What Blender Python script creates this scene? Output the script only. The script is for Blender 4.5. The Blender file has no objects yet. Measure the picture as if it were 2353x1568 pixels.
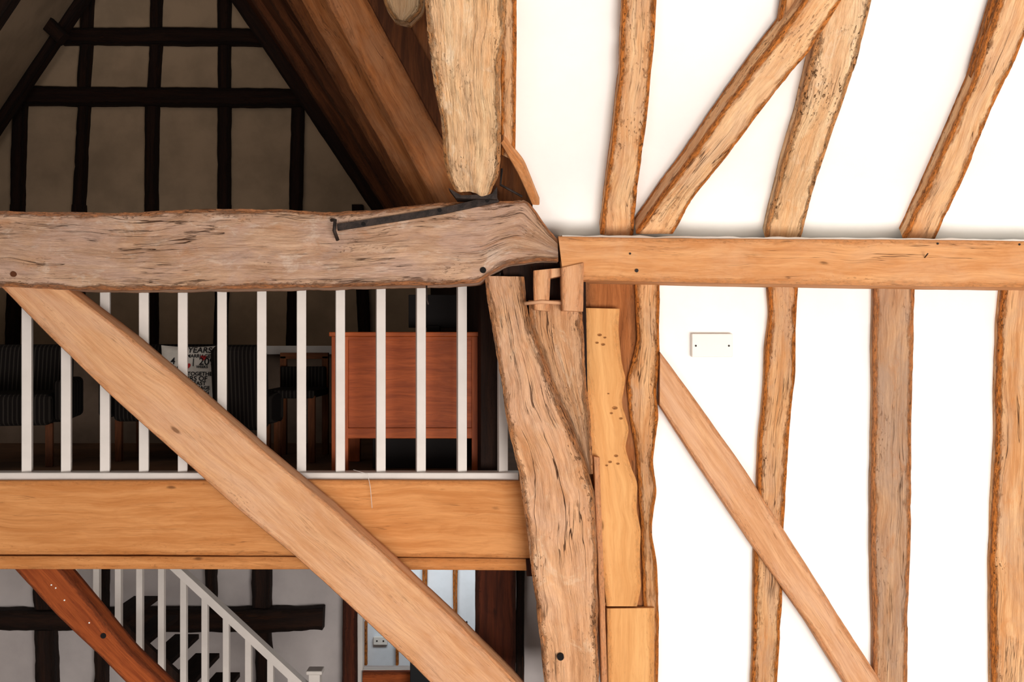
import bpy, bmesh, math, random
from mathutils import Vector, Matrix, noise
random.seed(4)
F=2288.0; CX=1176.5; CY=784.0; CZ=3.4
scene=bpy.context.scene
try:
    scene.view_settings.view_transform='Standard'
    scene.view_settings.look='None'
except Exception: pass

def P(px,py,d): return Vector(((px-CX)*d/F, d, CZ+(CY-py)*d/F))
def roofy(py,off=0.0):
    k=(CY-py)/F
    return (5.83+off)/(1+1.18*k)

# ---------------------------------------------------------------- materials
def lin(c): return tuple(((v/255)/12.92 if v/255<=0.04045 else ((v/255+0.055)/1.055)**2.4) for v in c)+(1,)
class NT:
    def __init__(s,name):
        s.m=bpy.data.materials.new(name); s.m.use_nodes=True; s.t=s.m.node_tree; s.b=s.t.nodes['Principled BSDF']
    def n(s,ty,**k):
        nd=s.t.nodes.new(ty)
        for a,v in k.items(): setattr(nd,a,v)
        return nd
    def l(s,a,b): s.t.links.new(a,b)
    def math(s,op,a,b=None,c=None,clamp=False):
        nd=s.n('ShaderNodeMath',operation=op,use_clamp=clamp)
        for i,v in enumerate((a,b,c)):
            if v is None: continue
            if hasattr(v,'links'): s.l(v,nd.inputs[i])
            else: nd.inputs[i].default_value=v
        return nd.outputs[0]
    def mix(s,fac,a,b,mode='MIX'):
        nd=s.n('ShaderNodeMix',data_type='RGBA',blend_type=mode)
        for sock,v in ((nd.inputs[0],fac),(nd.inputs[6],a),(nd.inputs[7],b)):
            if hasattr(v,'links'): s.l(v,sock)
            else: sock.default_value=v
        return nd.outputs[2]
    def noise(s,vec,scale,detail=4,rough=.55,dist=0.0):
        nd=s.n('ShaderNodeTexNoise'); nd.inputs['Scale'].default_value=scale; nd.inputs['Detail'].default_value=detail
        nd.inputs['Roughness'].default_value=rough; nd.inputs['Distortion'].default_value=dist
        s.l(vec,nd.inputs['Vector']); return nd.outputs['Fac']
    def ss(s,v,a,b,lo=0.0,hi=1.0):
        nd=s.n('ShaderNodeMapRange',interpolation_type='SMOOTHSTEP'); s.l(v,nd.inputs[0])
        nd.inputs[1].default_value=a; nd.inputs[2].default_value=b; nd.inputs[3].default_value=lo; nd.inputs[4].default_value=hi
        return nd.outputs[0]

def tone(c,k=(1,.955,.90)): return tuple(v*q for v,q in zip(c,k)) if c is not None else None
def wood(name,c1,c2,edge,grey=None,greyamt=0.0,crack=0.5,bump=0.5,pits=0.5,edgeamt=0.7,rough=.8,streak=1.0,knot=.75,pale=None):
    c1,c2,grey=tone(c1),tone(c2),tone(grey,(1,.965,.935))
    t=NT(name)
    uv=t.n('ShaderNodeUVMap'); oi=t.n('ShaderNodeObjectInfo')
    sp=t.n('ShaderNodeSeparateXYZ'); t.l(uv.outputs[0],sp.inputs[0])
    U,V0=sp.outputs[0],sp.outputs[1]
    off=t.math('MULTIPLY',oi.outputs['Random'],57.0)
    cw=t.n('ShaderNodeCombineXYZ'); t.l(t.math('MULTIPLY',U,2.2),cw.inputs[0]); t.l(t.math('MULTIPLY',V0,3.0),cw.inputs[1]); t.l(off,cw.inputs[2])
    wn=t.noise(cw.outputs[0],1.0,2,.5)
    V=t.math('ADD',V0,t.math('MULTIPLY',t.math('SUBTRACT',wn,.5),.07))
    def vec(a,b,add=0.0):
        c=t.n('ShaderNodeCombineXYZ')
        t.l(t.math('MULTIPLY',U,a),c.inputs[0]); t.l(t.math('MULTIPLY',V,b),c.inputs[1]); t.l(t.math('ADD',off,add),c.inputs[2])
        return c.outputs[0]
    n1=t.noise(vec(1.6,22),1.0,8,.65,.3)
    n2=t.noise(vec(9,230,3),1.0,3,.65,.1)
    n3=t.noise(vec(3.5,75,5),1.0,5,.65,.2)
    nb=t.noise(vec(.7,4,9),1.0,3,.5,.4)
    rings=t.math('SINE',t.math('MULTIPLY',nb,120.0))
    patch=t.noise(vec(2.6,6,15),1.0,6,.65,.5)
    blot=t.noise(vec(6,14,17),1.0,6,.7,.6)
    f=t.ss(n1,.33,.68)
    col=t.mix(f,lin(c2),lin(c1))
    if grey is not None:
        col=t.mix(t.math('MULTIPLY',t.ss(patch,.38,.66),greyamt),col,lin(grey))
    if pale is not None:
        pl=t.noise(vec(5,11,19),1.0,7,.72,.8)
        col=t.mix(t.math('MULTIPLY',t.ss(pl,.54,.66),.6),col,lin(pale))
    dk=lin(tuple(int(v*q) for v,q in zip(c2,(.80,.72,.64))))
    col=t.mix(t.math('MULTIPLY',t.ss(rings,.2,1.0),.15*streak),col,dk)
    col=t.mix(t.math('MULTIPLY',t.ss(n3,.50,.72),.36*streak),col,dk)
    col=t.mix(t.math('MULTIPLY',t.ss(n2,.48,.74),.26*streak),col,lin(tuple(int(v*.68) for v in c2)))
    col=t.mix(t.math('MULTIPLY',t.ss(n2,.28,.46,1,0),.30*streak),col,lin(tuple(min(255,int(v*1.1)) for v in c1)))
    col=t.mix(t.math('MULTIPLY',t.ss(blot,.54,.72),.45*streak),col,lin(tuple(int(a*.4+b*.6) for a,b in zip(c2,edge))))
    at=t.n('ShaderNodeAttribute',attribute_name='edge')
    en=t.noise(vec(9,34,21),1.0,7,.75,.2)
    ef=t.math('MULTIPLY',t.ss(t.math('ADD',t.math('MULTIPLY',at.outputs['Fac'],.75),en),.74,.98),edgeamt)
    ecol=t.mix(t.ss(t.noise(vec(30,80,23),1.0,4,.7),.4,.65),lin(edge),lin(tuple(int(v*.66) for v in edge)))
    col=t.mix(ef,col,ecol)
    pn=t.noise(vec(38,110,31),1.0,2,.6)
    pmask=t.ss(t.math('ADD',t.math('MULTIPLY',at.outputs['Fac'],.35),t.noise(vec(3,8,33),1.0,3,.5)),.55,.8)
    pf=t.math('MULTIPLY',t.math('MULTIPLY',t.ss(pn,.60,.66),pmask),pits)
    col=t.mix(pf,col,lin(tuple(int(v*.5) for v in edge)))
    cn=t.noise(vec(.55,13,41),1.0,4,.55,.1)
    cl=t.math('ABSOLUTE',t.math('SUBTRACT',cn,.5))
    cm=t.ss(t.noise(vec(1.3,7,45),1.0,3,.5),.52,.60)
    cf=t.math('MULTIPLY',t.math('MULTIPLY',t.ss(cl,.001,.007,1,0),cm),crack)
    cn2=t.noise(vec(1.2,42,61),1.0,4,.6,.1)
    cf2=t.math('MULTIPLY',t.math('MULTIPLY',t.ss(t.math('ABSOLUTE',t.math('SUBTRACT',cn2,.5)),.001,.012,1,0),t.ss(t.noise(vec(2.5,9,65),1.0,3,.5),.52,.62)),crack*.7)
    cf=t.math('MAXIMUM',cf,cf2)
    col=t.mix(cf,col,lin((76,42,20)))
    vo=t.n('ShaderNodeTexVoronoi'); vo.inputs['Scale'].default_value=1.0; t.l(vec(2.6,6.5,51),vo.inputs['Vector'])
    kf=t.math('MULTIPLY',t.ss(t.math('ADD',vo.outputs['Distance'],t.math('MULTIPLY',t.math('SUBTRACT',en,.5),.12)),.03,.09,1,0),t.ss(t.noise(vec(1.3,2.0,55),1.0,1,.5),.5,.55))
    col=t.mix(t.math('MULTIPLY',kf,knot),col,lin(tuple(int(v*.55) for v in edge)))
    t.l(col,t.b.inputs['Base Color']); t.b.inputs['Roughness'].default_value=rough
    t.b.inputs['Specular IOR Level'].default_value=.2
    h=t.math('ADD',t.math('MULTIPLY',n2,.5),t.math('MULTIPLY',n1,.7))
    h=t.math('ADD',h,t.math('MULTIPLY',n3,.7)); h=t.math('ADD',h,t.math('MULTIPLY',blot,.5))
    h=t.math('SUBTRACT',h,t.math('MULTIPLY',cf,1.8)); h=t.math('SUBTRACT',h,t.math('MULTIPLY',pf,1.4))
    h=t.math('ADD',h,t.math('MULTIPLY',t.math('MULTIPLY',en,ef),1.6))
    bp=t.n('ShaderNodeBump'); bp.inputs['Strength'].default_value=bump; bp.inputs['Distance'].default_value=.014
    t.l(h,bp.inputs['Height']); t.l(bp.outputs[0],t.b.inputs['Normal'])
    return t.m

def flat(name,c,rough=.6,bump=0.0,var=0.0,scale=6,metal=0.0,c2=None):
    t=NT(name); tc=t.n('ShaderNodeTexCoord')
    n=t.noise(tc.outputs['Object'],scale,5,.6)
    cc=c2 or tuple(int(v*(1-var)) for v in c)
    t.l(t.mix(t.ss(n,.35,.7),lin(c),lin(cc)),t.b.inputs['Base Color'])
    t.b.inputs['Roughness'].default_value=rough; t.b.inputs['Metallic'].default_value=metal
    t.b.inputs['Specular IOR Level'].default_value=.3
    if bump:
        n2=t.noise(tc.outputs['Object'],scale*6,4,.6)
        bp=t.n('ShaderNodeBump'); bp.inputs['Strength'].default_value=bump; bp.inputs['Distance'].default_value=.01
        t.l(t.math('ADD',n,t.math('MULTIPLY',n2,.3)),bp.inputs['Height']); t.l(bp.outputs[0],t.b.inputs['Normal'])
    return t.m

W_HONEY=wood('wood_honey',(210,152,98),(188,126,72),(164,92,38),crack=.4,bump=.2,pits=.25,edgeamt=.3,streak=.6)
W_PLATE=wood('wood_plate',(214,164,116),(192,134,84),(176,106,52),grey=(206,164,126),greyamt=.55,crack=.7,bump=.28,pits=.35,edgeamt=.45,streak=.7)
W_TIE=wood('wood_tie',(212,180,156),(176,140,114),(180,108,56),grey=(188,160,146),greyamt=.85,crack=.9,bump=.9,pits=.7,edgeamt=.8,pale=(214,188,168))
W_POST=wood('wood_post',(226,182,144),(194,144,104),(190,116,58),grey=(208,172,146),greyamt=.65,crack=1,bump=1,pits=.7,edgeamt=.7,pale=(226,190,156))
W_BRACE=wood('wood_brace',(220,176,138),(198,148,108),(182,108,56),grey=(212,172,142),greyamt=.6,crack=.4,bump=.4,pits=.4,edgeamt=.5,streak=.65)
W_OLD=wood('wood_old',(232,190,146),(202,146,96),(202,118,48),grey=(196,164,136),greyamt=.65,crack=.9,bump=.8,pits=1,edgeamt=1)
W_GREYST=wood('wood_grey_stud',(210,176,144),(174,134,102),(186,110,50),grey=(170,144,124),greyamt=.9,crack=.8,bump=.7,pits=.6,edgeamt=.8)
W_RAFT=wood('wood_rafter',(244,208,166),(216,164,116),(204,122,54),grey=(210,178,150),greyamt=.6,crack=.8,bump=.7,pits=.9,edgeamt=1)
W_PALE=wood('wood_pale',(246,218,180),(230,184,138),(214,140,74),grey=(236,204,170),greyamt=.5,crack=.25,bump=1,pits=1,edgeamt=.8,pale=(250,222,188))
W_YEL=wood('wood_yellow',(222,174,118),(206,154,98),(190,116,52),crack=.1,bump=.1,pits=.3,edgeamt=.4,streak=.45)
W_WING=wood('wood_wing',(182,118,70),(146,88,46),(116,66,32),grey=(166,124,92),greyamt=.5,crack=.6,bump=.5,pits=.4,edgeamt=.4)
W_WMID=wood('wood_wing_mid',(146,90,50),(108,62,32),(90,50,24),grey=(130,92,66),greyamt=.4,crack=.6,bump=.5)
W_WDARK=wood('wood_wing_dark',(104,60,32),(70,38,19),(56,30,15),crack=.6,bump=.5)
W_DARK=wood('wood_dark',(44,25,15),(26,14,9),(20,11,7),crack=.5,bump=.6,pits=.3)
W_RED=wood('wood_red',(168,88,42),(128,60,26),(96,42,18),crack=.5,bump=.3)
W_MAHOG=wood('wood_mahogany',(92,44,24),(58,26,14),(40,18,10),crack=.5,bump=.3)
W_OAK=wood('wood_oak_furniture',(176,90,42),(144,68,28),(120,56,22),crack=0,bump=.1,pits=0,edgeamt=.2,rough=.45,knot=0)
PLAST=flat('plaster_white',(250,247,242),.9,.10,.02,3)
PLASTC=flat('plaster_ceiling',(250,247,242),.9,.10,.02,2)
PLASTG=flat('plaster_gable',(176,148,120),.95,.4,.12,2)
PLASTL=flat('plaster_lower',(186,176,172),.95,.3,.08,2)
WHITEP=flat('paint_white',(210,200,192),.5,.05,.04,5)
PLASTIC=flat('plastic_cream',(232,228,220),.4)
BLACK=flat('black_void',(16,10,8),.9)
IRON=flat('iron',(58,46,40),.6,.4,.4,30,metal=.4)
FLOORM=flat('floor_boards',(104,72,48),.8,.2,.3,3)
CREAM=flat('cushion_cloth',(226,216,204),.95,.2,.06,20)
INK=flat('cushion_print',(24,22,24),.9)
REDP=flat('cushion_print_red',(190,40,40),.9)
SCREEN=flat('screen_black',(8,8,10),.4)
KNOT=flat('knot_brown',(176,114,60),.9,.3,.4,60)
def fabric():
    t=NT('fabric_striped'); tc=t.n('ShaderNodeTexCoord')
    w=t.n('ShaderNodeTexWave',bands_direction='X'); w.inputs['Scale'].default_value=14; w.inputs['Distortion'].default_value=.4
    t.l(tc.outputs['Object'],w.inputs['Vector'])
    t.l(t.mix(t.ss(w.outputs['Fac'],.6,.95),lin((19,15,13)),lin((40,35,31))),t.b.inputs['Base Color'])
    t.b.inputs['Roughness'].default_value=1; t.b.inputs['Specular IOR Level'].default_value=.08; return t.m
FAB=fabric()

# ---------------------------------------------------------------- object helpers
def finish(o,label=None,cat=None,kind=None,group=None,parent=None):
    if parent is not None:
        o.parent=parent; o.matrix_parent_inverse=Matrix.Translation(-parent.location)
    if label: o['label']=label
    if cat: o['category']=cat
    if kind: o['kind']=kind
    if group: o['group']=group
    return o
def meshobj(name,vs,fs,mat,smooth=False,uvs=None,edge=None,**k):
    c=sum((Vector(v) for v in vs),Vector())/len(vs)
    me=bpy.data.meshes.new(name); me.from_pydata([tuple(Vector(v)-c) for v in vs],[],fs)
    if uvs:
        ul=me.uv_layers.new(name='UVMap')
        ul.data.foreach_set('uv',[q for f in uvs for p in f for q in p])
    if edge:
        a=me.attributes.new('edge','FLOAT','POINT'); a.data.foreach_set('value',edge)
    me.materials.append(mat)
    if smooth: me.polygons.foreach_set('use_smooth',[True]*len(me.polygons))
    me.update()
    o=bpy.data.objects.new(name,me); o.location=c; scene.collection.objects.link(o)
    return finish(o,**k)
def empty(name,loc,**k):
    o=bpy.data.objects.new(name,None); o.empty_display_size=.1; o.location=loc; scene.collection.objects.link(o)
    return finish(o,**k)

def resample(pts,n,sm=3):
    d=[0]
    for a,b in zip(pts,pts[1:]): d.append(d[-1]+(b-a).length)
    out=[]; j=0
    for i in range(n):
        s=d[-1]*i/(n-1)
        while j<len(pts)-2 and d[j+1]<s: j+=1
        q=(s-d[j])/max(1e-9,d[j+1]-d[j]); out.append(pts[j].lerp(pts[j+1],min(1,max(0,q))))
    for _ in range(sm):
        out=[out[0]]+[(out[i-1]+out[i]*2+out[i+1])/4 for i in range(1,n-1)]+[out[-1]]
    return out,d[-1]
SEED=[0]
def timber3(name,L,R,back,thick,mat,amp=.002,eamp=.0015,chip=.004,M=9,cham=.005,step=.016,**k):
    SEED[0]+=1; sd=SEED[0]*13.7
    ln=max((L[-1]-L[0]).length,(R[-1]-R[0]).length)
    N=max(6,min(360,int(ln/step)))
    Ls,l1=resample(L,N); Rs,l2=resample(R,N); back=back.normalized()
    vs=[];ed=[];per=None
    for i in range(N):
        a,b=Ls[i],Rs[i]; W=b-a; w=max(W.length,1e-4); Wn=W/w
        u=ln*i/(N-1); c=min(cham,w*.2)
        ring=[]
        for j in range(M): ring.append((c+(w-2*c)*j/(M-1),0))
        ring+= [(w,c),(w,thick*.33),(w,thick*.66),(w,thick-c),(w-c,thick),(w*.5,thick),(c,thick),(0,thick-c),(0,thick*.66),(0,thick*.33),(0,c)]
        def en(o):
            return eamp*(1.2*noise.noise(Vector((u*1.8,sd,o)))+.7*noise.noise(Vector((u*7,sd,o+5)))+.3*noise.noise(Vector((u*28,sd,o+9)))) - chip*.7*max(0,noise.noise(Vector((u*5,sd,o+15)))-.1)*(1+.6*noise.noise(Vector((u*40,sd,o))))
        eL=en(0); eR=en(30)
        if per is None:
            per=[0]
            for q in range(1,len(ring)): per.append(per[-1]+math.hypot(ring[q][0]-ring[q-1][0],ring[q][1]-ring[q-1][1]))
            per.append(per[-1]+.01)
        for s,t in ring:
            q=s/w*2-1
            dc=math.hypot(min(s,w-s),min(t,thick-t)); e=math.exp(-dc/.025)
            sh=-eL*max(0,-q) + eR*max(0,q)
            ch=e*chip*max(0,noise.noise(Vector((u*8,s*30+t*20,sd)))+.3*noise.noise(Vector((u*45,s*60,sd)))-.1)
            tt=t+(amp*(noise.noise(Vector((u*4,s*14,sd)))+.5*noise.noise(Vector((u*13,s*45,sd+9)))) if t<thick*.3 else 0)
            ss=s+sh
            if dc<cham*1.5: ss-= ch*(1 if q>0 else -1)*.6
            if t<=cham*1.1: tt+=ch
            vs.append(a+Wn*ss+back*tt); ed.append(e)
    K=M+11; fs=[];uvs=[]
    for i in range(N-1):
        u0=ln*i/(N-1);u1=ln*(i+1)/(N-1)
        for j in range(K):
            j2=(j+1)%K
            fs.append((i*K+j,(i+1)*K+j,(i+1)*K+j2,i*K+j2))
            uvs.append([(u0,per[j]),(u1,per[j]),(u1,per[j+1]),(u0,per[j+1])])
    for base,rev in ((0,False),((N-1)*K,True)):
        idx=list(range(K)); 
        if rev: idx=idx[::-1]
        fs.append(tuple(base+j for j in idx)); uvs.append([((ed[j])*.1,per[j]) for j in idx])
    o=meshobj(name,vs,fs,mat,True,uvs,ed,**k)
    me=o.data
    bm=bmesh.new(); bm.from_mesh(me); bmesh.ops.recalc_face_normals(bm,faces=bm.faces); bm.to_mesh(me); bm.free()
    me.polygons[-1].use_smooth=False; me.polygons[-2].use_smooth=False
    me.set_sharp_from_angle(angle=math.radians(38))
    return o
def timber(name,L,R,d,thick,mat,back=Vector((0,1,0)),**k):
    df=d if callable(d) else (lambda px,py:d)
    return timber3(name,[P(x,y,df(x,y)) for x,y in L],[P(x,y,df(x,y)) for x,y in R],back,thick,mat,**k)
RN=Vector((0,.646,.763))
def rtimber(name,L,R,mat,off=0.0,thick=.1,**k):
    return timber(name,L,R,lambda x,y:roofy(y,off),thick,mat,back=RN,**k)
def box(name,x0,x1,y0,y1,z0,z1,mat,bev=0.0,M=None,**k):
    bm=bmesh.new(); bmesh.ops.create_cube(bm,size=1)
    for v in bm.verts: v.co=Vector(((x0+x1)/2+v.co.x*(x1-x0),(y0+y1)/2+v.co.y*(y1-y0),(z0+z1)/2+v.co.z*(z1-z0)))
    if bev: bmesh.ops.bevel(bm,geom=bm.edges[:],offset=bev,segments=3,affect='EDGES',profile=.5)
    if M is not None: bm.transform(M)
    bm.verts.index_update(); vs=[v.co.copy() for v in bm.verts]; fs=[tuple(v.index for v in f.verts) for f in bm.faces]
    dims=[x1-x0,y1-y0,z1-z0]; la=dims.index(max(dims)); Mi=M.inverted() if M is not None else Matrix()
    uvs=[]
    for f in fs:
        row=[]
        for i in f:
            p=Mi@vs[i]; o=[p[a] for a in range(3) if a!=la]; row.append((p[la],o[0]+o[1]))
        uvs.append(row)
    bm.free()
    return meshobj(name,vs,fs,mat,False,uvs,None,**k)
def pbox(name,px0,px1,py0,py1,d,th,mat,bev=0.0,**k):
    a=P(px0,py1,d); b=P(px1,py0,d)
    return box(name,a.x,b.x,d,d+th,a.z,b.z,mat,bev,**k)
def slab(name,pts,off,mat,**k):
    n=len(pts); vs=list(pts)+[p+off for p in pts]
    fs=[tuple(range(n)),tuple(range(2*n-1,n-1,-1))]+[(i,i+n,(i+1)%n+n,(i+1)%n) for i in range(n)]
    uvs=[[(vs[i].z,vs[i].x+vs[i].y) for i in f] for f in fs]
    return meshobj(name,vs,fs,mat,False,uvs,None,**k)
def disc(name,px,py,d,r,mat,th=.012,sq=1.0,**k):
    c=P(px,py,d); n=20
    vs=[c+Vector((r*math.cos(a*2*math.pi/n),-.001,sq*r*math.sin(a*2*math.pi/n))) for a in range(n)]
    vs+=[v+Vector((0,th,0)) for v in vs]
    fs=[tuple(range(n))[::-1],tuple(range(n,2*n))]+[(i,(i+1)%n,(i+1)%n+n,i+n) for i in range(n)]
    return meshobj(name,vs,fs,mat,**k)
def tube(name,pts,r,mat,n=8,**k):
    vs=[];fs=[]
    for i,p in enumerate(pts):
        t=(pts[min(i+1,len(pts)-1)]-pts[max(i-1,0)]).normalized()
        a=t.cross(Vector((0,1,0)))
        if a.length<.1: a=t.cross(Vector((1,0,0)))
        a.normalize(); b=t.cross(a)
        for j in range(n): vs.append(p+a*r*math.cos(j*2*math.pi/n)+b*r*math.sin(j*2*math.pi/n))
    for i in range(len(pts)-1):
        for j in range(n): fs.append((i*n+j,i*n+(j+1)%n,(i+1)*n+(j+1)%n,(i+1)*n+j))
    fs+= [tuple(range(n))[::-1],tuple(range((len(pts)-1)*n,len(pts)*n))]
    return meshobj(name,vs,fs,mat,True,**k)

# ---------------------------------------------------------------- setting
S='structure'
GZ=P(0,1105,5.12).z
box('floor',-7.5,4.5,-3,12,-.1,0,FLOORM,kind=S)
box('wall_side',P(1345,0,5.15).x,4.2,5.15,5.3,0,P(0,560,5.15).z,PLAST,kind=S)
box('wall_end',4.2,4.3,-3,5.3,0,5,PLAST,kind=S)
pts=[P(1168,-900,roofy(-900)),P(3200,-900,roofy(-900)),P(3200,575,roofy(575)),P(1224,575,roofy(575)),P(1224,460,roofy(460)),P(1168,345,roofy(345))]
slab('ceiling',pts,RN*.05,PLASTC,kind=S)
Ef,Tf=Vector((-.90,11,4.09)),Vector((-3.87,11,8.4))
En,Tn=P(1105,478,5.28),Vector((-2.35,5.28,8.15))
LEf,LEn=Vector((-6.76,11,4.09)),Vector((-5.1,5.28,4.09))
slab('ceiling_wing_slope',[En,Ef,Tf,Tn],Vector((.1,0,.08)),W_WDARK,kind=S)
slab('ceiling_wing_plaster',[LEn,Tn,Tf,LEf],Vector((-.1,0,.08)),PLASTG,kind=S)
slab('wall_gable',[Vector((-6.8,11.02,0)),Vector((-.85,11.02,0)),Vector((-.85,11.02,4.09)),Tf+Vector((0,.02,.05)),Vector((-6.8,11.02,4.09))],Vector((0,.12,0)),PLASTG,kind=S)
slab('wall_wing_near',[Vector((En.x,5.3,GZ)),Vector((-.9,11,GZ)),Ef,En+Vector((0,.02,0))],Vector((.12,0,0)),W_DARK,kind=S)  # dark wood colour paints in the deep shade on this plaster wall
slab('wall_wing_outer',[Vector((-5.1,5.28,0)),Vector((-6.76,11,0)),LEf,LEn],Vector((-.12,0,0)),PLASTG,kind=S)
slab('wall_boarding',[P(838,-40,5.30),P(1215,-40,5.30),P(1240,560,5.30),P(1105,560,5.30),P(1105,478,5.30)],Vector((0,.05,0)),W_WMID,kind=S)
box('floor_gallery',-6.8,P(1340,0,5.2).x,5.32,11,GZ-.16,GZ,FLOORM,kind=S)
box('wall_partition',-5.4,P(770,0,7).x,7,7.1,GZ,P(0,800,7).z,flat('partition',(120,100,84),.9,.1,.1),kind=S)
box('trim_partition_cap',-5.4,P(772,0,7).x,6.96,7.14,P(0,815,7).z,P(0,795,7).z,WHITEP,.005,kind=S)
zt=GZ-.16
xa,xb=P(832,0,7.5).x,P(1092,0,7.5).x; zs=P(0,1542,7.5).z
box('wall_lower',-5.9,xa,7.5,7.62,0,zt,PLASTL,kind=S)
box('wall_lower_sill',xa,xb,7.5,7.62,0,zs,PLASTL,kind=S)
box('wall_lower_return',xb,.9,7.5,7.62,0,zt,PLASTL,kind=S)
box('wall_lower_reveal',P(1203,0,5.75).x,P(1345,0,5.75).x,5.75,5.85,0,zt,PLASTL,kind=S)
FARW=flat('far_plaster',(225,232,238),.9,.1,.03)
box('wall_far_room',-3.5,1.5,9.6,9.7,0,zt,FARW,kind=S)
for n,(x0,x1,z1,z2) in enumerate([(820,833,1280,1600),(833,1092,1540,1552)]):
    pbox('trim_%d'%(n+1),x0,x1,z1,z2,7.44,.07,WHITEP,.004,kind=S)

# ---------------------------------------------------------------- right wall timbers
G='wall studs of the white plaster wall'
SD=5.10
def stud(L,R,label,mat=W_OLD,d=SD,name='wall_stud',cat='wooden stud',group=G,**k):
    kw=dict(eamp=.002,amp=.003,chip=.009); kw.update(k)
    return timber(name,L,R,d,.1,mat,label=label,cat=cat,group=group,**kw)
stud([(1458,640),(1465,780),(1440,880),(1448,960),(1462,1040),(1470,1180),(1476,1300),(1478,1400),(1480,1620)],
 [(1518,645),(1515,760),(1517,820),(1508,900),(1514,960),(1500,1060),(1510,1130),(1498,1210),(1510,1300),(1515,1420),(1512,1620)],'weathered oak stud with wavy edge beside the waney board',d=5.09)
stud([(1765,650),(1770,720),(1760,800),(1756,900),(1746,1000),(1741,1100),(1744,1160),(1734,1260),(1734,1400),(1727,1620)],
 [(1835,650),(1832,700),(1829,780),(1829,860),(1815,980),(1809,1080),(1803,1200),(1801,1340),(1794,1450),(1783,1620)],'worm-eaten orange-edged oak stud crossed by a diagonal brace')
stud([(2010,650),(2006,800),(2008,900),(2003,1100),(2004,1300),(2008,1450),(2008,1620)],
 [(2103,650),(2100,800),(2095,1000),(2095,1200),(2088,1400),(2085,1620)],'wide greyish oak stud with dark stain near its top',mat=W_GREYST,eamp=.0015)
stud([(2305,655),(2295,750),(2291,900),(2293,1000),(2284,1150),(2279,1300),(2281,1620)],
 [(2412,655),(2405,800),(2400,1000),(2400,1300),(2398,1620)],'rough knotty oak stud with crumbling orange edge')
timber('diagonal_brace',[(1517,808),(1600,922),(1700,1062),(1790,1200),(1900,1372),(2060,1622)],[(1516,932),(1600,1062),(1700,1212),(1762,1302),(1860,1440),(1972,1622)],5.065,.08,W_BRACE,label='straight sawn diagonal oak brace on white plaster wall',cat='wooden brace')
wp=timber('wall_plate',[(1283,543),(1500,547),(1800,549),(2100,550),(2480,556)],[(1295,643),(1500,648),(1900,655),(2200,659),(2480,662)],4.84,.30,W_PLATE,eamp=.0012,label='long horizontal oak wall plate beam above the studs',cat='wooden beam')
for x,y in [(1463,622),(1448,583),(2155,560),(2343,562)]:
    disc('nail_hole',x,y,4.836,.009 if x==1463 else .005,IRON,parent=wp)
tube('nail',[P(2125,592,4.835),P(2132,583,4.79)],.003,IRON,parent=wp)
def ledge():
    vs=[];fs=[];n=70
    for i in range(n):
        x=1292+i*18; y=545+(x-1300)*.009+1.5*noise.noise(Vector((i*.3,0,0)))
        a=P(x,y,4.846); h=.012+.010*noise.noise(Vector((i*.45,3,0)))
        vs+= [a,a+Vector((0,.03,h)),a+Vector((0,.22,h+.015)),a+Vector((0,.40,h+.03))]
    for i in range(n-1):
        for j in range(3): fs.append((i*4+j,(i+1)*4+j,(i+1)*4+j+1,i*4+j+1))
    meshobj('trim_plate_plaster',vs,fs,PLAST,True,kind=S)
ledge()
sp=pbox('blank_wall_plate',1590,1684,767,821,5.115,.036,PLASTIC,.005,label='cream plastic double blanking plate on white wall',cat='wall plate')
for x in (1599,1675): disc('screw',x,795,5.114,.005,IRON,.006,parent=sp)

# ---------------------------------------------------------------- roof rafters
G2='rafters of the white ceiling'
def rafter(L,R,label,mat=W_RAFT,off=-.13,thick=.09,name='rafter',cat='wooden rafter',group=G2,**k):
    kw=dict(eamp=.002,amp=.003,chip=.010); kw.update(k)
    return rtimber(name,L,R,mat,off,thick,label=label,cat=cat,group=group,**kw)
rafter([(1433,-60),(1425,150),(1410,300),(1394,420),(1379,540)],[(1512,-60),(1500,150),(1484,300),(1465,430),(1455,542)],'narrow oak rafter with crumbling orange edges')
rafter([(1915,-60),(1868,110),(1830,270),(1790,400),(1757,547)],[(2018,-60),(1968,150),(1915,300),(1872,430),(1842,548)],'smooth pale oak rafter behind the diagonal wind brace',mat=W_PALE,off=-.11)
rafter([(2322,-60),(2262,100),(2232,200),(2195,285),(2140,410),(2075,550)],[(2405,-60),(2335,140),(2284,240),(2224,390),(2150,550)],'weathered oak rafter with bark edge')
rafter([(2300,-60),(2268,50),(2228,180)],[(2330,-60),(2300,50),(2250,180)],'thin dark bark strip beside the rafter',name='bark_strip',cat='wood strip',mat=W_OLD,off=-.09,thick=.05,group=None)
rafter([(1805,-60),(1796,10),(1778,110)],[(1845,-60),(1836,10),(1825,110)],'short timber stub behind the wind brace',name='timber_stub',cat='wooden timber',off=-.09,thick=.05,group=None)
rafter([(1892,-60),(1790,85),(1700,205),(1600,345),(1530,440),(1462,538)],[(1972,-60),(1862,118),(1760,242),(1672,360),(1602,445),(1548,538)],'diagonal oak wind brace running up the white ceiling',name='wind_brace',cat='wooden brace',off=-.2,thick=.12,group=None)
rtimber('edge_rafter',[(1148,-60),(1150,150),(1152,355)],[(1187,-60),(1187,150),(1184,372)],W_RAFT,off=-.05,thick=.12,label='orange oak timber where the white ceiling ends',cat='wooden rafter')
rtimber('thin_board',[(1150,330),(1190,400),(1222,470)],[(1157,322),(1205,385),(1240,472)],W_PLATE,off=-.12,thick=.06,M=5,label='thin diagonal board edging the plaster above beam end',cat='board')
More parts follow.
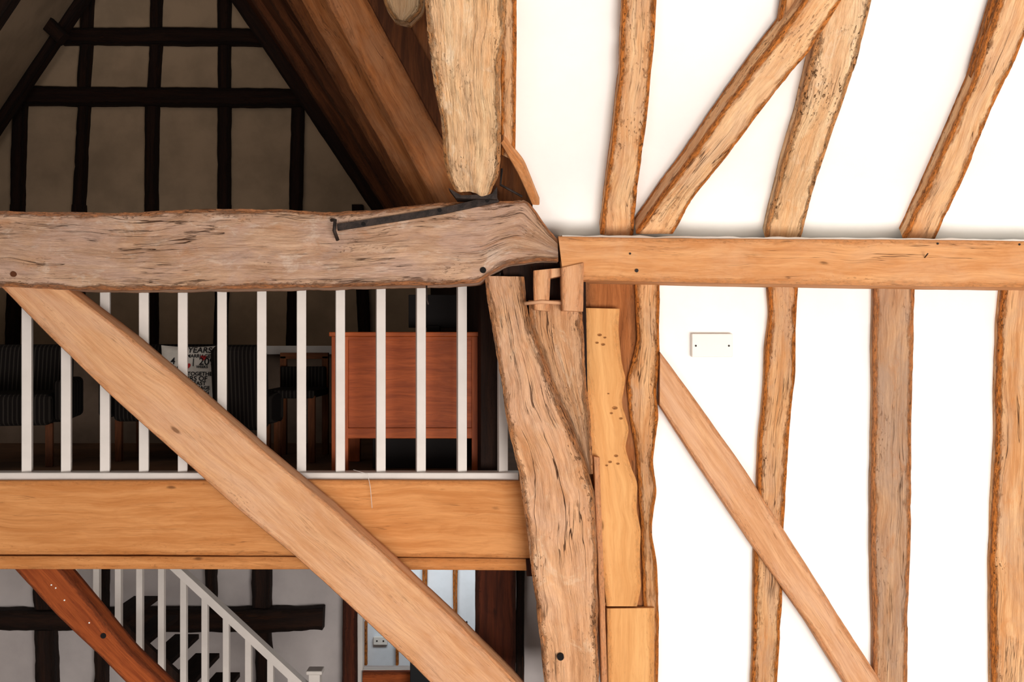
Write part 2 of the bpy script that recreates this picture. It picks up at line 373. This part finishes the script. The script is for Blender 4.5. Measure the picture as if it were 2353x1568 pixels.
pr=timber('principal_rafter',[(968,-60),(982,60),(990,140),(1003,220),(1014,310),(1018,370),(1028,415),(1042,440)],
 [(1166,-60),(1160,60),(1152,150),(1150,220),(1153,300),(1152,360),(1146,405),(1128,447)],lambda x,y:roofy(y,-.45),.22,W_PALE,back=RN,eamp=.006,amp=.016,chip=.02,cham=.014,M=23,step=.012,
 label='thick pale rough-hewn rafter standing on the tie beam',cat='wooden rafter')
timber('brace_stub',[(870,-50),(885,15),(905,42)],[(975,-50),(972,20),(940,50)],5.0,.1,W_PALE,label='pale rough timber end beside the thick rafter',cat='wooden timber')

# ---------------------------------------------------------------- tie beam
tie=timber('tie_beam',[(-120,484),(0,484),(120,487),(260,488),(400,482),(560,480),(640,480),(740,486),(860,481),(960,470),(1040,464),(1120,462),(1209,459),(1232,486),(1282,550)],
 [(-120,654),(0,656),(100,662),(200,668),(400,666),(600,664),(760,661),(900,656),(1020,654),(1100,650),(1118,636),(1140,622),(1170,608),(1225,603),(1283,601)],4.86,.3,W_TIE,eamp=.004,amp=.014,chip=.016,cham=.010,M=29,step=.012,
 label='massive weathered grey-brown hewn tie beam',cat='wooden beam')
disc('peg_hole',1110,621,4.856,.015,BLACK,parent=tie)
disc('knot',30,630,4.856,.014,W_WDARK,parent=tie)
strap=slab('iron_strap',[P(774,515,4.835),P(900,496,4.835),P(1020,477,4.835),P(1140,448,4.835),P(1147,464,4.835),P(1022,491,4.835),P(900,511,4.835),P(776,530,4.835)],Vector((0,.02,0)),IRON,label='dark forged iron strap nailed along the beam top',cat='iron strap')
for x,y in [(835,515),(1010,483),(1120,460)]: disc('nail',x,y,4.832,.010,BLACK,parent=strap)
slab('iron_strap_foot',[P(1030,432,4.80),P(1048,456,4.80),P(1142,458,4.80),P(1142,428,4.80),P(1130,446,4.80),P(1060,449,4.80)],Vector((0,.12,0)),IRON,parent=strap)
tube('iron_staple',[P(762,506,4.83),P(770,506,4.80),P(768,530,4.80),P(776,552,4.83)],.009,IRON,label='rusty bent iron staple driven into the beam',cat='nail')
tube('iron_hook',[P(1153,388,4.95),P(1150,425,4.93),P(1200,452,4.93)],.006,IRON,label='bent iron rod behind the rafter foot',cat='iron rod')
tube('bent_nail',[P(980,650,4.9),P(981,690,4.89),P(984,700,4.88)],.004,IRON,label='rusty nail hanging under the beam',cat='nail')
pbox('mortise_shade_block',1150,1290,590,645,5.02,.1,W_DARK,label='dark block for the shadow between beam end and post top',cat='timber')  # dark block stands in for the black shadow under the tenon
# ---------------------------------------------------------------- jowl post
post=empty('jowl_post',P(1300,1568,5.0),label='large cracked weathered oak post with flared top',cat='wooden post')
timber('post_body',[(1113,634),(1122,700),(1132,770),(1148,870),(1170,1000),(1195,1085),(1212,1220),(1230,1370),(1246,1500),(1258,1640)],
 [(1205,636),(1212,700),(1225,760),(1262,860),(1300,960),(1345,1060),(1368,1140),(1370,1300),(1374,1450),(1378,1640)],4.92,.26,W_POST,eamp=.006,amp=.016,chip=.018,cham=.012,M=29,step=.012,parent=post)
timber('post_cheek',[(1212,690),(1220,760),(1250,840),(1285,930),(1320,1010),(1350,1090)],
 [(1338,690),(1342,800),(1346,880),(1355,960),(1359,1030),(1362,1090)],4.925,.24,W_POST,eamp=.005,amp=.010,chip=.015,cham=.01,M=17,step=.012,parent=post)
slab('post_dark_backing',[P(1150,600,4.98),P(1345,600,4.98),P(1350,900,4.98),P(1220,900,4.98)],Vector((0,.15,0)),W_DARK,parent=post)  # dark backing added to paint shade into the gap beside the cheek
disc('peg_hole',1288,1511,4.90,.017,BLACK,.06,parent=post)
tk=empty('tenon_key',P(1285,715,4.85),label='pegged forked oak tenon block on the post top',cat='wooden joint')
def blk(L,R,d,th): timber('tenon_block',L,R,d,th,W_BRACE,eamp=.0025,chip=.006,M=9,step=.01,parent=tk)
blk([(1226,622),(1228,712)],[(1266,618),(1262,716)],4.86,.12)
blk([(1262,618),(1262,640)],[(1294,616),(1292,634)],4.87,.12)
blk([(1290,616),(1292,714)],[(1342,604),(1340,716)],4.82,.18)
tube('wooden_peg',[P(1206,698,4.87),P(1245,694,4.85),P(1294,697,4.86)],.009,W_BRACE,parent=tk)
timber('backing_timber',[(1344,640),(1346,900),(1350,1100),(1390,1640)],[(1462,640),(1462,900),(1475,1100),(1490,1640)],5.11,.08,W_WING,label='shaded brown timber behind the waney board',cat='wooden timber')
wb=timber('waney_board',[(1340,708),(1346,850),(1356,1000),(1368,1150),(1380,1300),(1394,1394)],
 [(1424,710),(1421,760),(1428,830),(1438,870),(1428,925),(1446,985),(1436,1030),(1450,1075),(1465,1110),(1463,1170),(1473,1220),(1470,1300),(1474,1350),(1464,1394)],5.05,.03,W_YEL,eamp=.002,cham=.003,chip=.003,amp=.001,step=.012,label='yellow waney-edged board with burr knots beside the post',cat='board')
for x,y,r in [(1378,770,.014),(1390,776,.010),(1372,788,.011),(1386,792,.013),(1413,938,.017),(1405,950,.010),(1427,962,.012),(1398,905,.007),(1416,1048,.013),(1402,1062,.012),(1420,1066,.011),(1394,1070,.009)]:
    disc('burr_knot',x,y,5.048,r*.8,KNOT,.006,.6,parent=wb)
timber('lower_board',[(1394,1399),(1398,1640)],[(1504,1398),(1503,1640)],5.06,.03,W_YEL,eamp=.001,chip=.003,label='flat yellow oak board below the waney board',cat='board')
timber('thin_strip',[(1364,1050),(1372,1250),(1378,1400),(1384,1640)],[(1378,1052),(1385,1250),(1391,1400),(1398,1640)],4.99,.05,W_BRACE,M=5,cham=.004,eamp=.001,label='thin oak strip along the post edge',cat='board')
# ---------------------------------------------------------------- big brace & floor beam
timber('arch_brace',[(150,660),(300,775),(440,893),(600,1032),(760,1165),(900,1290),(1040,1420),(1180,1560),(1250,1640)],
 [(-10,648),(130,790),(260,915),(400,1040),(540,1165),(680,1280),(800,1390),(950,1530),(1060,1640)],4.93,.14,W_BRACE,eamp=.002,chip=.006,M=15,label='long diagonal sawn oak brace from tie beam to post',cat='wooden brace')
timber('floor_beam',[(-120,1106),(300,1105),(700,1104),(1215,1106)],[(-120,1275),(300,1276),(700,1279),(1225,1284)],5.12,.2,W_HONEY,eamp=.0008,chip=.003,M=15,label='smooth honey-coloured oak floor beam of gallery',cat='wooden beam')
timber('lower_floor_board',[(-120,1278),(600,1280),(1222,1285)],[(-120,1309),(600,1309),(1222,1312)],5.15,.14,W_HONEY,eamp=.0008,cham=.003,chip=.002,M=5,label='slim honey oak beam fixed under the floor beam',cat='wooden beam')
tube('string',[P(812,1080,5.10),P(845,1090,5.09),P(851,1120,5.09),P(855,1168,5.09)],.0014,WHITEP,label='thin white string hanging over the beam',cat='string')

# ---------------------------------------------------------------- gallery railing
rail=empty('gallery_railing',P(600,1105,5.2),label='white painted wooden balustrade along the gallery edge',cat='railing')
pbox('bottom_rail',-120,1192,1087,1105,5.16,.10,WHITEP,.005,parent=rail)
zb=P(0,1088,5.16).z
box('handrail',P(-120,0,5.2).x,P(1150,0,5.2).x,5.18,5.26,3.74,3.80,WHITEP,.01,parent=rail)
for i,x in enumerate([-26,64,154,243,332,421,511,602,693,782,875,967,1061,1155]):
    c=P(x,0,5.22).x
    Mx=Matrix.Translation((c,5.215,0))@Matrix.Rotation(math.radians(14),4,'Z')
    box('baluster',-.024,.024,-.022,.022,zb-.002,3.745,WHITEP,.003,M=Mx,parent=rail)

# ---------------------------------------------------------------- wing roof rafters
G3='rafters of the shaded wing roof'
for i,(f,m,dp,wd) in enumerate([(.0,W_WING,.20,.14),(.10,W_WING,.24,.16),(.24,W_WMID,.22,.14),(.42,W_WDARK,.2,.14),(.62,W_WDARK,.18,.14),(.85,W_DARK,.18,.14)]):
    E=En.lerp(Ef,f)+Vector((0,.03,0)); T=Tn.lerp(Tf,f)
    dr=(T-E); dr.y=0; dr.normalize(); nin=Vector((-dr.z,0,dr.x))
    if nin.x>0: nin=-nin
    E2=E-dr*.05
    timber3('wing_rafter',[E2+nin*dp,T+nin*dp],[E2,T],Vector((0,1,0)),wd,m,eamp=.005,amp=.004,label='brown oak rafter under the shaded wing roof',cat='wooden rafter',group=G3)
for i,f in enumerate([.35,.62,.93]):
    E=LEn.lerp(LEf,f); T=Tn.lerp(Tf,f)-Vector((.3,0,.45)); dr=(T-E).normalized(); nin=Vector((dr.z,0,-dr.x))
    timber3('wing_rafter',[E+nin*.1,T+nin*.1],[E,T],Vector((0,1,0)),.12,W_DARK,label='dark stained rafter on the plastered wing roof',cat='wooden rafter',group=G3)
G4='dark timbers of the gable wall'
def gt(L,R,label,name='gable_stud',cat='wooden stud',d=10.93):
    timber(name,L,R,d,.1,W_DARK,eamp=.007,amp=.004,chip=.01,M=5,step=.05,label=label,cat=cat,group=G4)
def vst(x0,x1,y0,y1,w=28): gt([(x0-w/2,y0),(x1-w/2,y1)],[(x0+w/2,y0),(x1+w/2,y1)],'dark stained upright timber in the gable wall')
vst(42,36,240,470);vst(190,178,240,470,25);vst(347,345,240,470);vst(513,513,240,470);vst(683,678,240,470)
vst(36,18,470,930);vst(178,170,470,930);vst(345,345,470,930);vst(513,500,470,930);vst(678,668,470,930);vst(820,845,470,930,26)
vst(202,195,-60,66,24);vst(357,355,-60,66,24);vst(513,513,-60,70);vst(195,188,100,205,25);vst(356,350,100,205,25);vst(513,513,100,205,26)
gt([(125,64),(350,62),(600,66)],[(140,100),(350,100),(620,103)],'dark stained horizontal timber across the gable wall','gable_rail','wooden rail',10.9)
gt([(40,198),(350,200),(690,203)],[(20,240),(350,242),(705,245)],'dark stained horizontal timber across the gable wall','gable_rail','wooden rail',10.9)
timber('gable_brace',[(20,-60),(150,75)],[(-10,-40),(130,98)],10.3,.12,W_DARK,label='dark diagonal timber below the wing roof',cat='wooden brace')
timber('gable_brace',[(95,30),(-60,240)],[(60,20),(-90,220)],10.2,.12,W_DARK,label='dark sloping timber along the plastered roof',cat='wooden brace')

# ---------------------------------------------------------------- upper furniture
def armchair(x,y,rot,w=.58,dp=.6,h=.70,label='',arms=True):
    root=empty('armchair',Vector((x,y,GZ)),label=label,cat='armchair',group='dark armchairs in the gallery')
    M=Matrix.Translation((x,y,GZ))@Matrix.Rotation(rot,4,'Z')
    box('seat',-w/2+.05,w/2-.05,-dp/2,dp/2-.08,.24,.42,FAB,.035,M=M,parent=root)
    Mb=M@Matrix.Translation((0,dp/2-.06,.22))@Matrix.Rotation(math.radians(-7),4,'X')
    box('backrest',-w/2+.03,w/2-.03,-.06,.06,0,h-.22,FAB,.05,M=Mb,parent=root)
    for s in (-1,1):
        if arms: box('armrest',s*w/2-.04,s*w/2+.04,-dp/2+.02,dp/2-.06,.26,.50,FAB,.03,M=M,parent=root)
        for q in (-1,1):
            box('leg',s*(w/2-.07)-.02,s*(w/2-.07)+.02,q*(dp/2-.07)-.02,q*(dp/2-.07)+.02,0,.25,W_WDARK,.004,M=M,parent=root)
armchair(P(40,0,5.9).x,5.85,0.25,w=.62,label='dark striped upholstered armchair with short wooden legs')
armchair(P(390,0,6.2).x,6.2,0.1,w=.62,label='dark striped armchair holding a printed cushion')
armchair(P(553,0,5.5).x,5.72,math.pi*.97,w=.37,dp=.4,label='narrow dark upholstered chair turned away beside the cushion',arms=False)
def cushion():
    d=5.98; c=P(438,862,d); w,h=.37,.36; n=18; Mt=Matrix.Translation(c)@Matrix.Rotation(math.radians(-8),4,'X')
    def bul(u,v): return .055*(max(0,(1-u**4))*max(0,(1-v**4)))**.6
    vs=[];fs=[]
    for sgn in (-1,1):
        for i in range(n+1):
            for j in range(n+1):
                u=i/n*2-1;v=j/n*2-1
                pin=1-.06*(1-abs(v)**2)*abs(u)**3; pin2=1-.06*(1-abs(u)**2)*abs(v)**3
                vs.append(Mt@Vector((u*w/2*pin,sgn*bul(u,v),v*h/2*pin2)))
    K=(n+1)**2
    for s in (0,1):
        for i in range(n):
            for j in range(n):
                a=s*K+i*(n+1)+j; q=(a,a+n+1,a+n+2,a+1); fs.append(q if s==0 else q[::-1])
    o=meshobj('printed_cushion',vs,fs,CREAM,True,label='cream cushion with black anniversary lettering on an armchair',cat='cushion')
    def txt(s,px,py,hpx,mat=INK):
        cu=bpy.data.curves.new('t','FONT'); cu.body=s; cu.size=hpx*d/F*1.38; cu.align_x='CENTER'; cu.align_y='CENTER'; cu.offset=.0008
        to=bpy.data.objects.new('t',cu); scene.collection.objects.link(to); bpy.context.view_layer.update()
        me=bpy.data.meshes.new_from_object(to.evaluated_get(bpy.context.evaluated_depsgraph_get())); bpy.data.objects.remove(to)
        lx=(px-438)*d/F; lz=(862-py)*d/F
        bm=bmesh.new(); bm.from_mesh(me); bmesh.ops.subdivide_edges(bm,edges=bm.edges[:],cuts=1)
        vv=[]
        for v in bm.verts:
            x,z=v.co.x+lx,v.co.y+lz; u,q=max(-1,min(1,x*2/w)),max(-1,min(1,z*2/h))
            vv.append(Mt@Vector((x,-bul(u,q)-.004,z)))
        bm.verts.index_update(); ff=[tuple(v.index for v in f.verts) for f in bm.faces]; bm.free()
        if vv: meshobj('lettering',vv,ff,mat,parent=o)
    txt('YEARS',462,807,14);txt('OF MARRIAGE',452,821,8);txt('4',403,833,16);txt('209',480,834,17);txt('|',450,834,14)
    txt('MONTHS',402,848,6);txt('WEEKS',470,846,6);txt('YEARS OF TOGETHER',440,862,9);txt('HOURS OF',446,873,11)
    txt('PASSED FAST',444,884,9);txt('HAPPY MARRIAGE',444,894,8);txt('WEDDING SONG',444,904,8);txt('\u2665',472,826,8,REDP);txt('\u2665',437,845,9,REDP)
cushion()
def wchair():
    d=6.3; root=empty('wooden_chair',Vector((P(700,0,d).x,d,GZ)),label='brown wooden chair with dark padded back',cat='chair')
    x0,x1=P(652,0,d).x,P(748,0,d).x; zt=P(0,818,d).z
    for x in (x0,x1):
        box('leg',x-.02,x+.02,d-.02,d+.02,GZ,zt,W_WDARK,.004,parent=root)
        box('leg',x-.02,x+.02,d-.45,d-.41,GZ,GZ+.4,W_WDARK,.004,parent=root)
    box('top_rail',x0-.02,x1+.02,d-.02,d+.02,zt-.02,zt+.02,W_WDARK,.004,parent=root)
    box('seat',x0-.02,x1+.02,d-.46,d+.02,GZ+.38,GZ+.43,FAB,.015,parent=root)
    box('backrest',x0-.01,x1+.01,d-.06,d-.02,P(0,900,d).z,P(0,842,d).z,FAB,.012,parent=root)
wchair()
def desk():
    d=5.5; root=empty('oak_desk',Vector((P(936,0,d).x,d+.25,GZ)),label='reddish oak desk with panelled back near the railing',cat='desk')
    X=lambda p:P(p,0,d).x; Z=lambda p:P(0,p,d).z
    zt=Z(765)
    box('desktop',X(758),X(1112),d-.03,d+.5,zt-.02,zt+.004,W_OAK,.004,parent=root)
    for a,b in ((762,800),(1084,1108)):
        box('leg',X(a),X(b),d-.005,d+.04,GZ,zt-.02,W_OAK,.003,parent=root)
        box('leg',X(a),X(b),d+.42,d+.47,GZ,zt-.02,W_OAK,.003,parent=root)
    box('rail',X(798),X(1086),d-.002,d+.03,Z(1008),Z(984),W_OAK,.003,parent=root)
    box('rail',X(798),X(1086),d-.002,d+.03,Z(782),zt-.02,W_OAK,.003,parent=root)
    box('back_panel',X(798),X(1086),d+.012,d+.022,Z(984),Z(782),W_OAK,parent=root)
    box('storage_box',X(850),X(1060),d+.1,d+.4,GZ,Z(1012),BLACK,.005,label='black storage box under the desk',parent=root)
    m=empty('monitor',Vector((X(990),d+.2,zt+.004)),label='black flat screen monitor standing on the oak desk',cat='monitor')
    box('screen',X(930),X(1052),d+.2,d+.225,zt+.03,Z(682)+.02,BLACK,.004,parent=m)
    box('stand',X(975),X(1005),d+.16,d+.28,zt+.004,zt+.04,BLACK,.004,parent=m)
desk()

# ---------------------------------------------------------------- lower level
lb=timber('lower_brace',[(130,1295),(200,1380),(300,1500),(372,1568),(450,1650)],[(20,1295),(130,1415),(230,1510),(300,1580),(380,1650)],5.2,.12,W_RED,eamp=.0015,label='reddish brown diagonal brace beneath the gallery',cat='wooden brace')
disc('peg_hole',237,1462,5.195,.014,BLACK,parent=lb)
for x,y in [(118,1345),(128,1352),(148,1380),(205,1432)]: disc('screw',x,y,5.198,.004,PLASTIC,parent=lb)
G5='dark timbers of the lower wall'
def lt(L,R,label='dark rough timber set in the lower plaster wall',cat='wooden timber',name='lower_timber',d=7.42,mat=W_DARK):
    timber(name,L,R,d,.1,mat,eamp=.012,amp=.006,chip=.02,M=5,step=.03,label=label,cat=cat,group=G5)
lt([(-120,1402),(200,1405),(500,1402),(742,1398)],[(-120,1452),(200,1448),(500,1455),(740,1452)],'dark rough horizontal rail in the lower wall',d=7.38)
for x0,x1,y0,y1,w in [(85,98,1260,1402,44),(100,105,1450,1640,44),(600,600,1260,1402,40),(602,605,1455,1640,36),(232,230,1260,1402,26),(230,228,1450,1640,28),(484,480,1260,1402,26)]:
    lt([(x0-w/2,y0),(x1-w/2,y1)],[(x0+w/2,y0),(x1+w/2,y1)])
timber('door_post',[(788,1260),(786,1640)],[(820,1260),(820,1640)],7.40,.1,W_MAHOG,label='brown timber post beside the bright opening',cat='wooden post')
timber('sill_timber',[(833,1545),(1092,1545)],[(833,1580),(1092,1580)],7.40,.1,W_RED,label='reddish timber sill of the bright opening',cat='wooden sill')
dp_=timber('dark_post',[(1092,1300),(1090,1640)],[(1186,1300),(1184,1640)],5.6,.14,W_MAHOG,eamp=.002,label='dark reddish brown post beneath the gallery',cat='wooden post')
timber('dark_post',[(1186,1300),(1184,1640)],[(1206,1300),(1204,1640)],5.66,.1,W_DARK,M=5,eamp=.002,label='narrow dark timber beside the lower post',cat='wooden post')
timber('beam_end_block',[(1208,1286),(1210,1325)],[(1228,1286),(1230,1325)],5.14,.1,W_MAHOG,M=5,step=.01,label='small dark block under the beam end',cat='wooden block')
for x in (976,1046):
    timber('far_stud',[(x-6,1240),(x-5,1436)],[(x+6,1240),(x+4,1436)],9.53,.06,W_OLD,M=5,label='slim brown stud in the far room wall',cat='wooden stud',group='far room studs')
sk=pbox('power_socket',858,890,1465,1483,9.56,.035,PLASTIC,.004,label='white double power socket on the far wall',cat='socket')
for x in (866,881): disc('socket_hole',x,1474,9.558,.008,IRON,parent=sk)
for x in (840,912): timber('far_stud',[(x-3,1430),(x-3,1530)],[(x+3,1430),(x+3,1530)],9.53,.06,W_OLD,M=5,label='slim brown stud in the far room wall',cat='wooden stud',group='far room studs')
bs=pbox('black_sign',942,1000,1485,1640,7.2,.03,SCREEN,.004,label='black standing board in front of the opening',cat='board')
tube('iron_bracket',[P(1074,1430,7.4),P(1066,1432,7.4),P(1066,1452,7.4),P(1074,1455,7.4)],.008,IRON,label='small dark curved metal bracket by the opening',cat='bracket')
sr=empty('stair_railing',P(550,1640,6.2),label='white painted sloping stair railing with square balusters',cat='railing')
def ry(px): return 1312+.93*(px-415)
slab('handrail',[P(250,ry(250)-4,6.18),P(715,ry(715)-4,6.18),P(715,ry(715)+20,6.18),P(250,ry(250)+20,6.18)],Vector((0,.07,0)),WHITEP,parent=sr)
for x in [170,221,271,320,370,421,470,519,570,621,668]:
    a=P(x,0,6.2).x; zt_=P(0,max(ry(x)+10,1235),6.2).z; z0_=P(0,min(1412+.93*(x-170)+30,1800),6.2).z
    box('baluster',a-.019,a+.019,6.195,6.235,z0_,zt_,WHITEP,.003,parent=sr)
nx=P(724,0,6.2).x; nz=P(0,1548,6.2).z
box('newel_post',nx-.035,nx+.035,6.17,6.25,0,nz,WHITEP,.004,parent=sr)
box('newel_cap',nx-.05,nx+.05,6.16,6.26,nz,nz+.025,WHITEP,.008,parent=sr)
stc=empty('staircase',P(300,1700,6.7),label='dark wooden stair flight behind the white railing',cat='staircase')
def sy(px): return 1390+.93*(px-250)
slab('stringer',[P(262,sy(262)+10,6.27),P(760,sy(760)+10,6.27),P(760,sy(760)+60,6.27),P(262,sy(262)+60,6.27)],Vector((0,.04,0)),W_DARK,parent=stc)
for i in range(10):
    px=262+50*i; py=sy(px)+4
    a=P(px,py,6.6); box('tread',a.x-.02,a.x+.15,6.32,7.0,a.z-.035,a.z,W_DARK,.004,parent=stc)

# ---------------------------------------------------------------- lights, camera, world
def area(name,loc,target,sx,sy_,e,col=(1,1,1)):
    l=bpy.data.lights.new(name,'AREA'); l.shape='RECTANGLE'; l.size=sx; l.size_y=sy_; l.energy=e; l.color=col
    o=bpy.data.objects.new(name,l); o.location=loc; o.rotation_euler=(Vector(target)-Vector(loc)).to_track_quat('-Z','Y').to_euler(); scene.collection.objects.link(o); return o
area('window_light_key',(2.6,-2.2,1.5),(1.4,5,3.7),3.6,1.9,530,(1,.975,.945))
area('window_light_side',(-2.5,-2.5,2.2),(0,5,3.4),3,2.0,115,(1,.965,.93))
area('fill_light_far_room',(-.6,8.0,2.2),(-.6,9.6,1.3),1.2,.6,32,(.95,.98,1))  # unseen lamp added to brighten the far room wall
area('fill_light_gable',(-3.4,7.6,6.6),(-3.8,11,5.4),1.5,1.0,6,(1,.9,.8))  # fill lamp hung inside the wing, aimed at the gable wall
w=bpy.data.worlds.new('World'); scene.world=w; w.use_nodes=True
w.node_tree.nodes['Background'].inputs[0].default_value=(1,.96,.92,1); w.node_tree.nodes['Background'].inputs[1].default_value=.33
cam=bpy.data.cameras.new('Camera'); cam.lens=F/2353*36; cam.sensor_width=36
co=bpy.data.objects.new('Camera',cam); co.location=(0,0,CZ); co.rotation_euler=(math.pi/2,0,0); scene.collection.objects.link(co); scene.camera=co
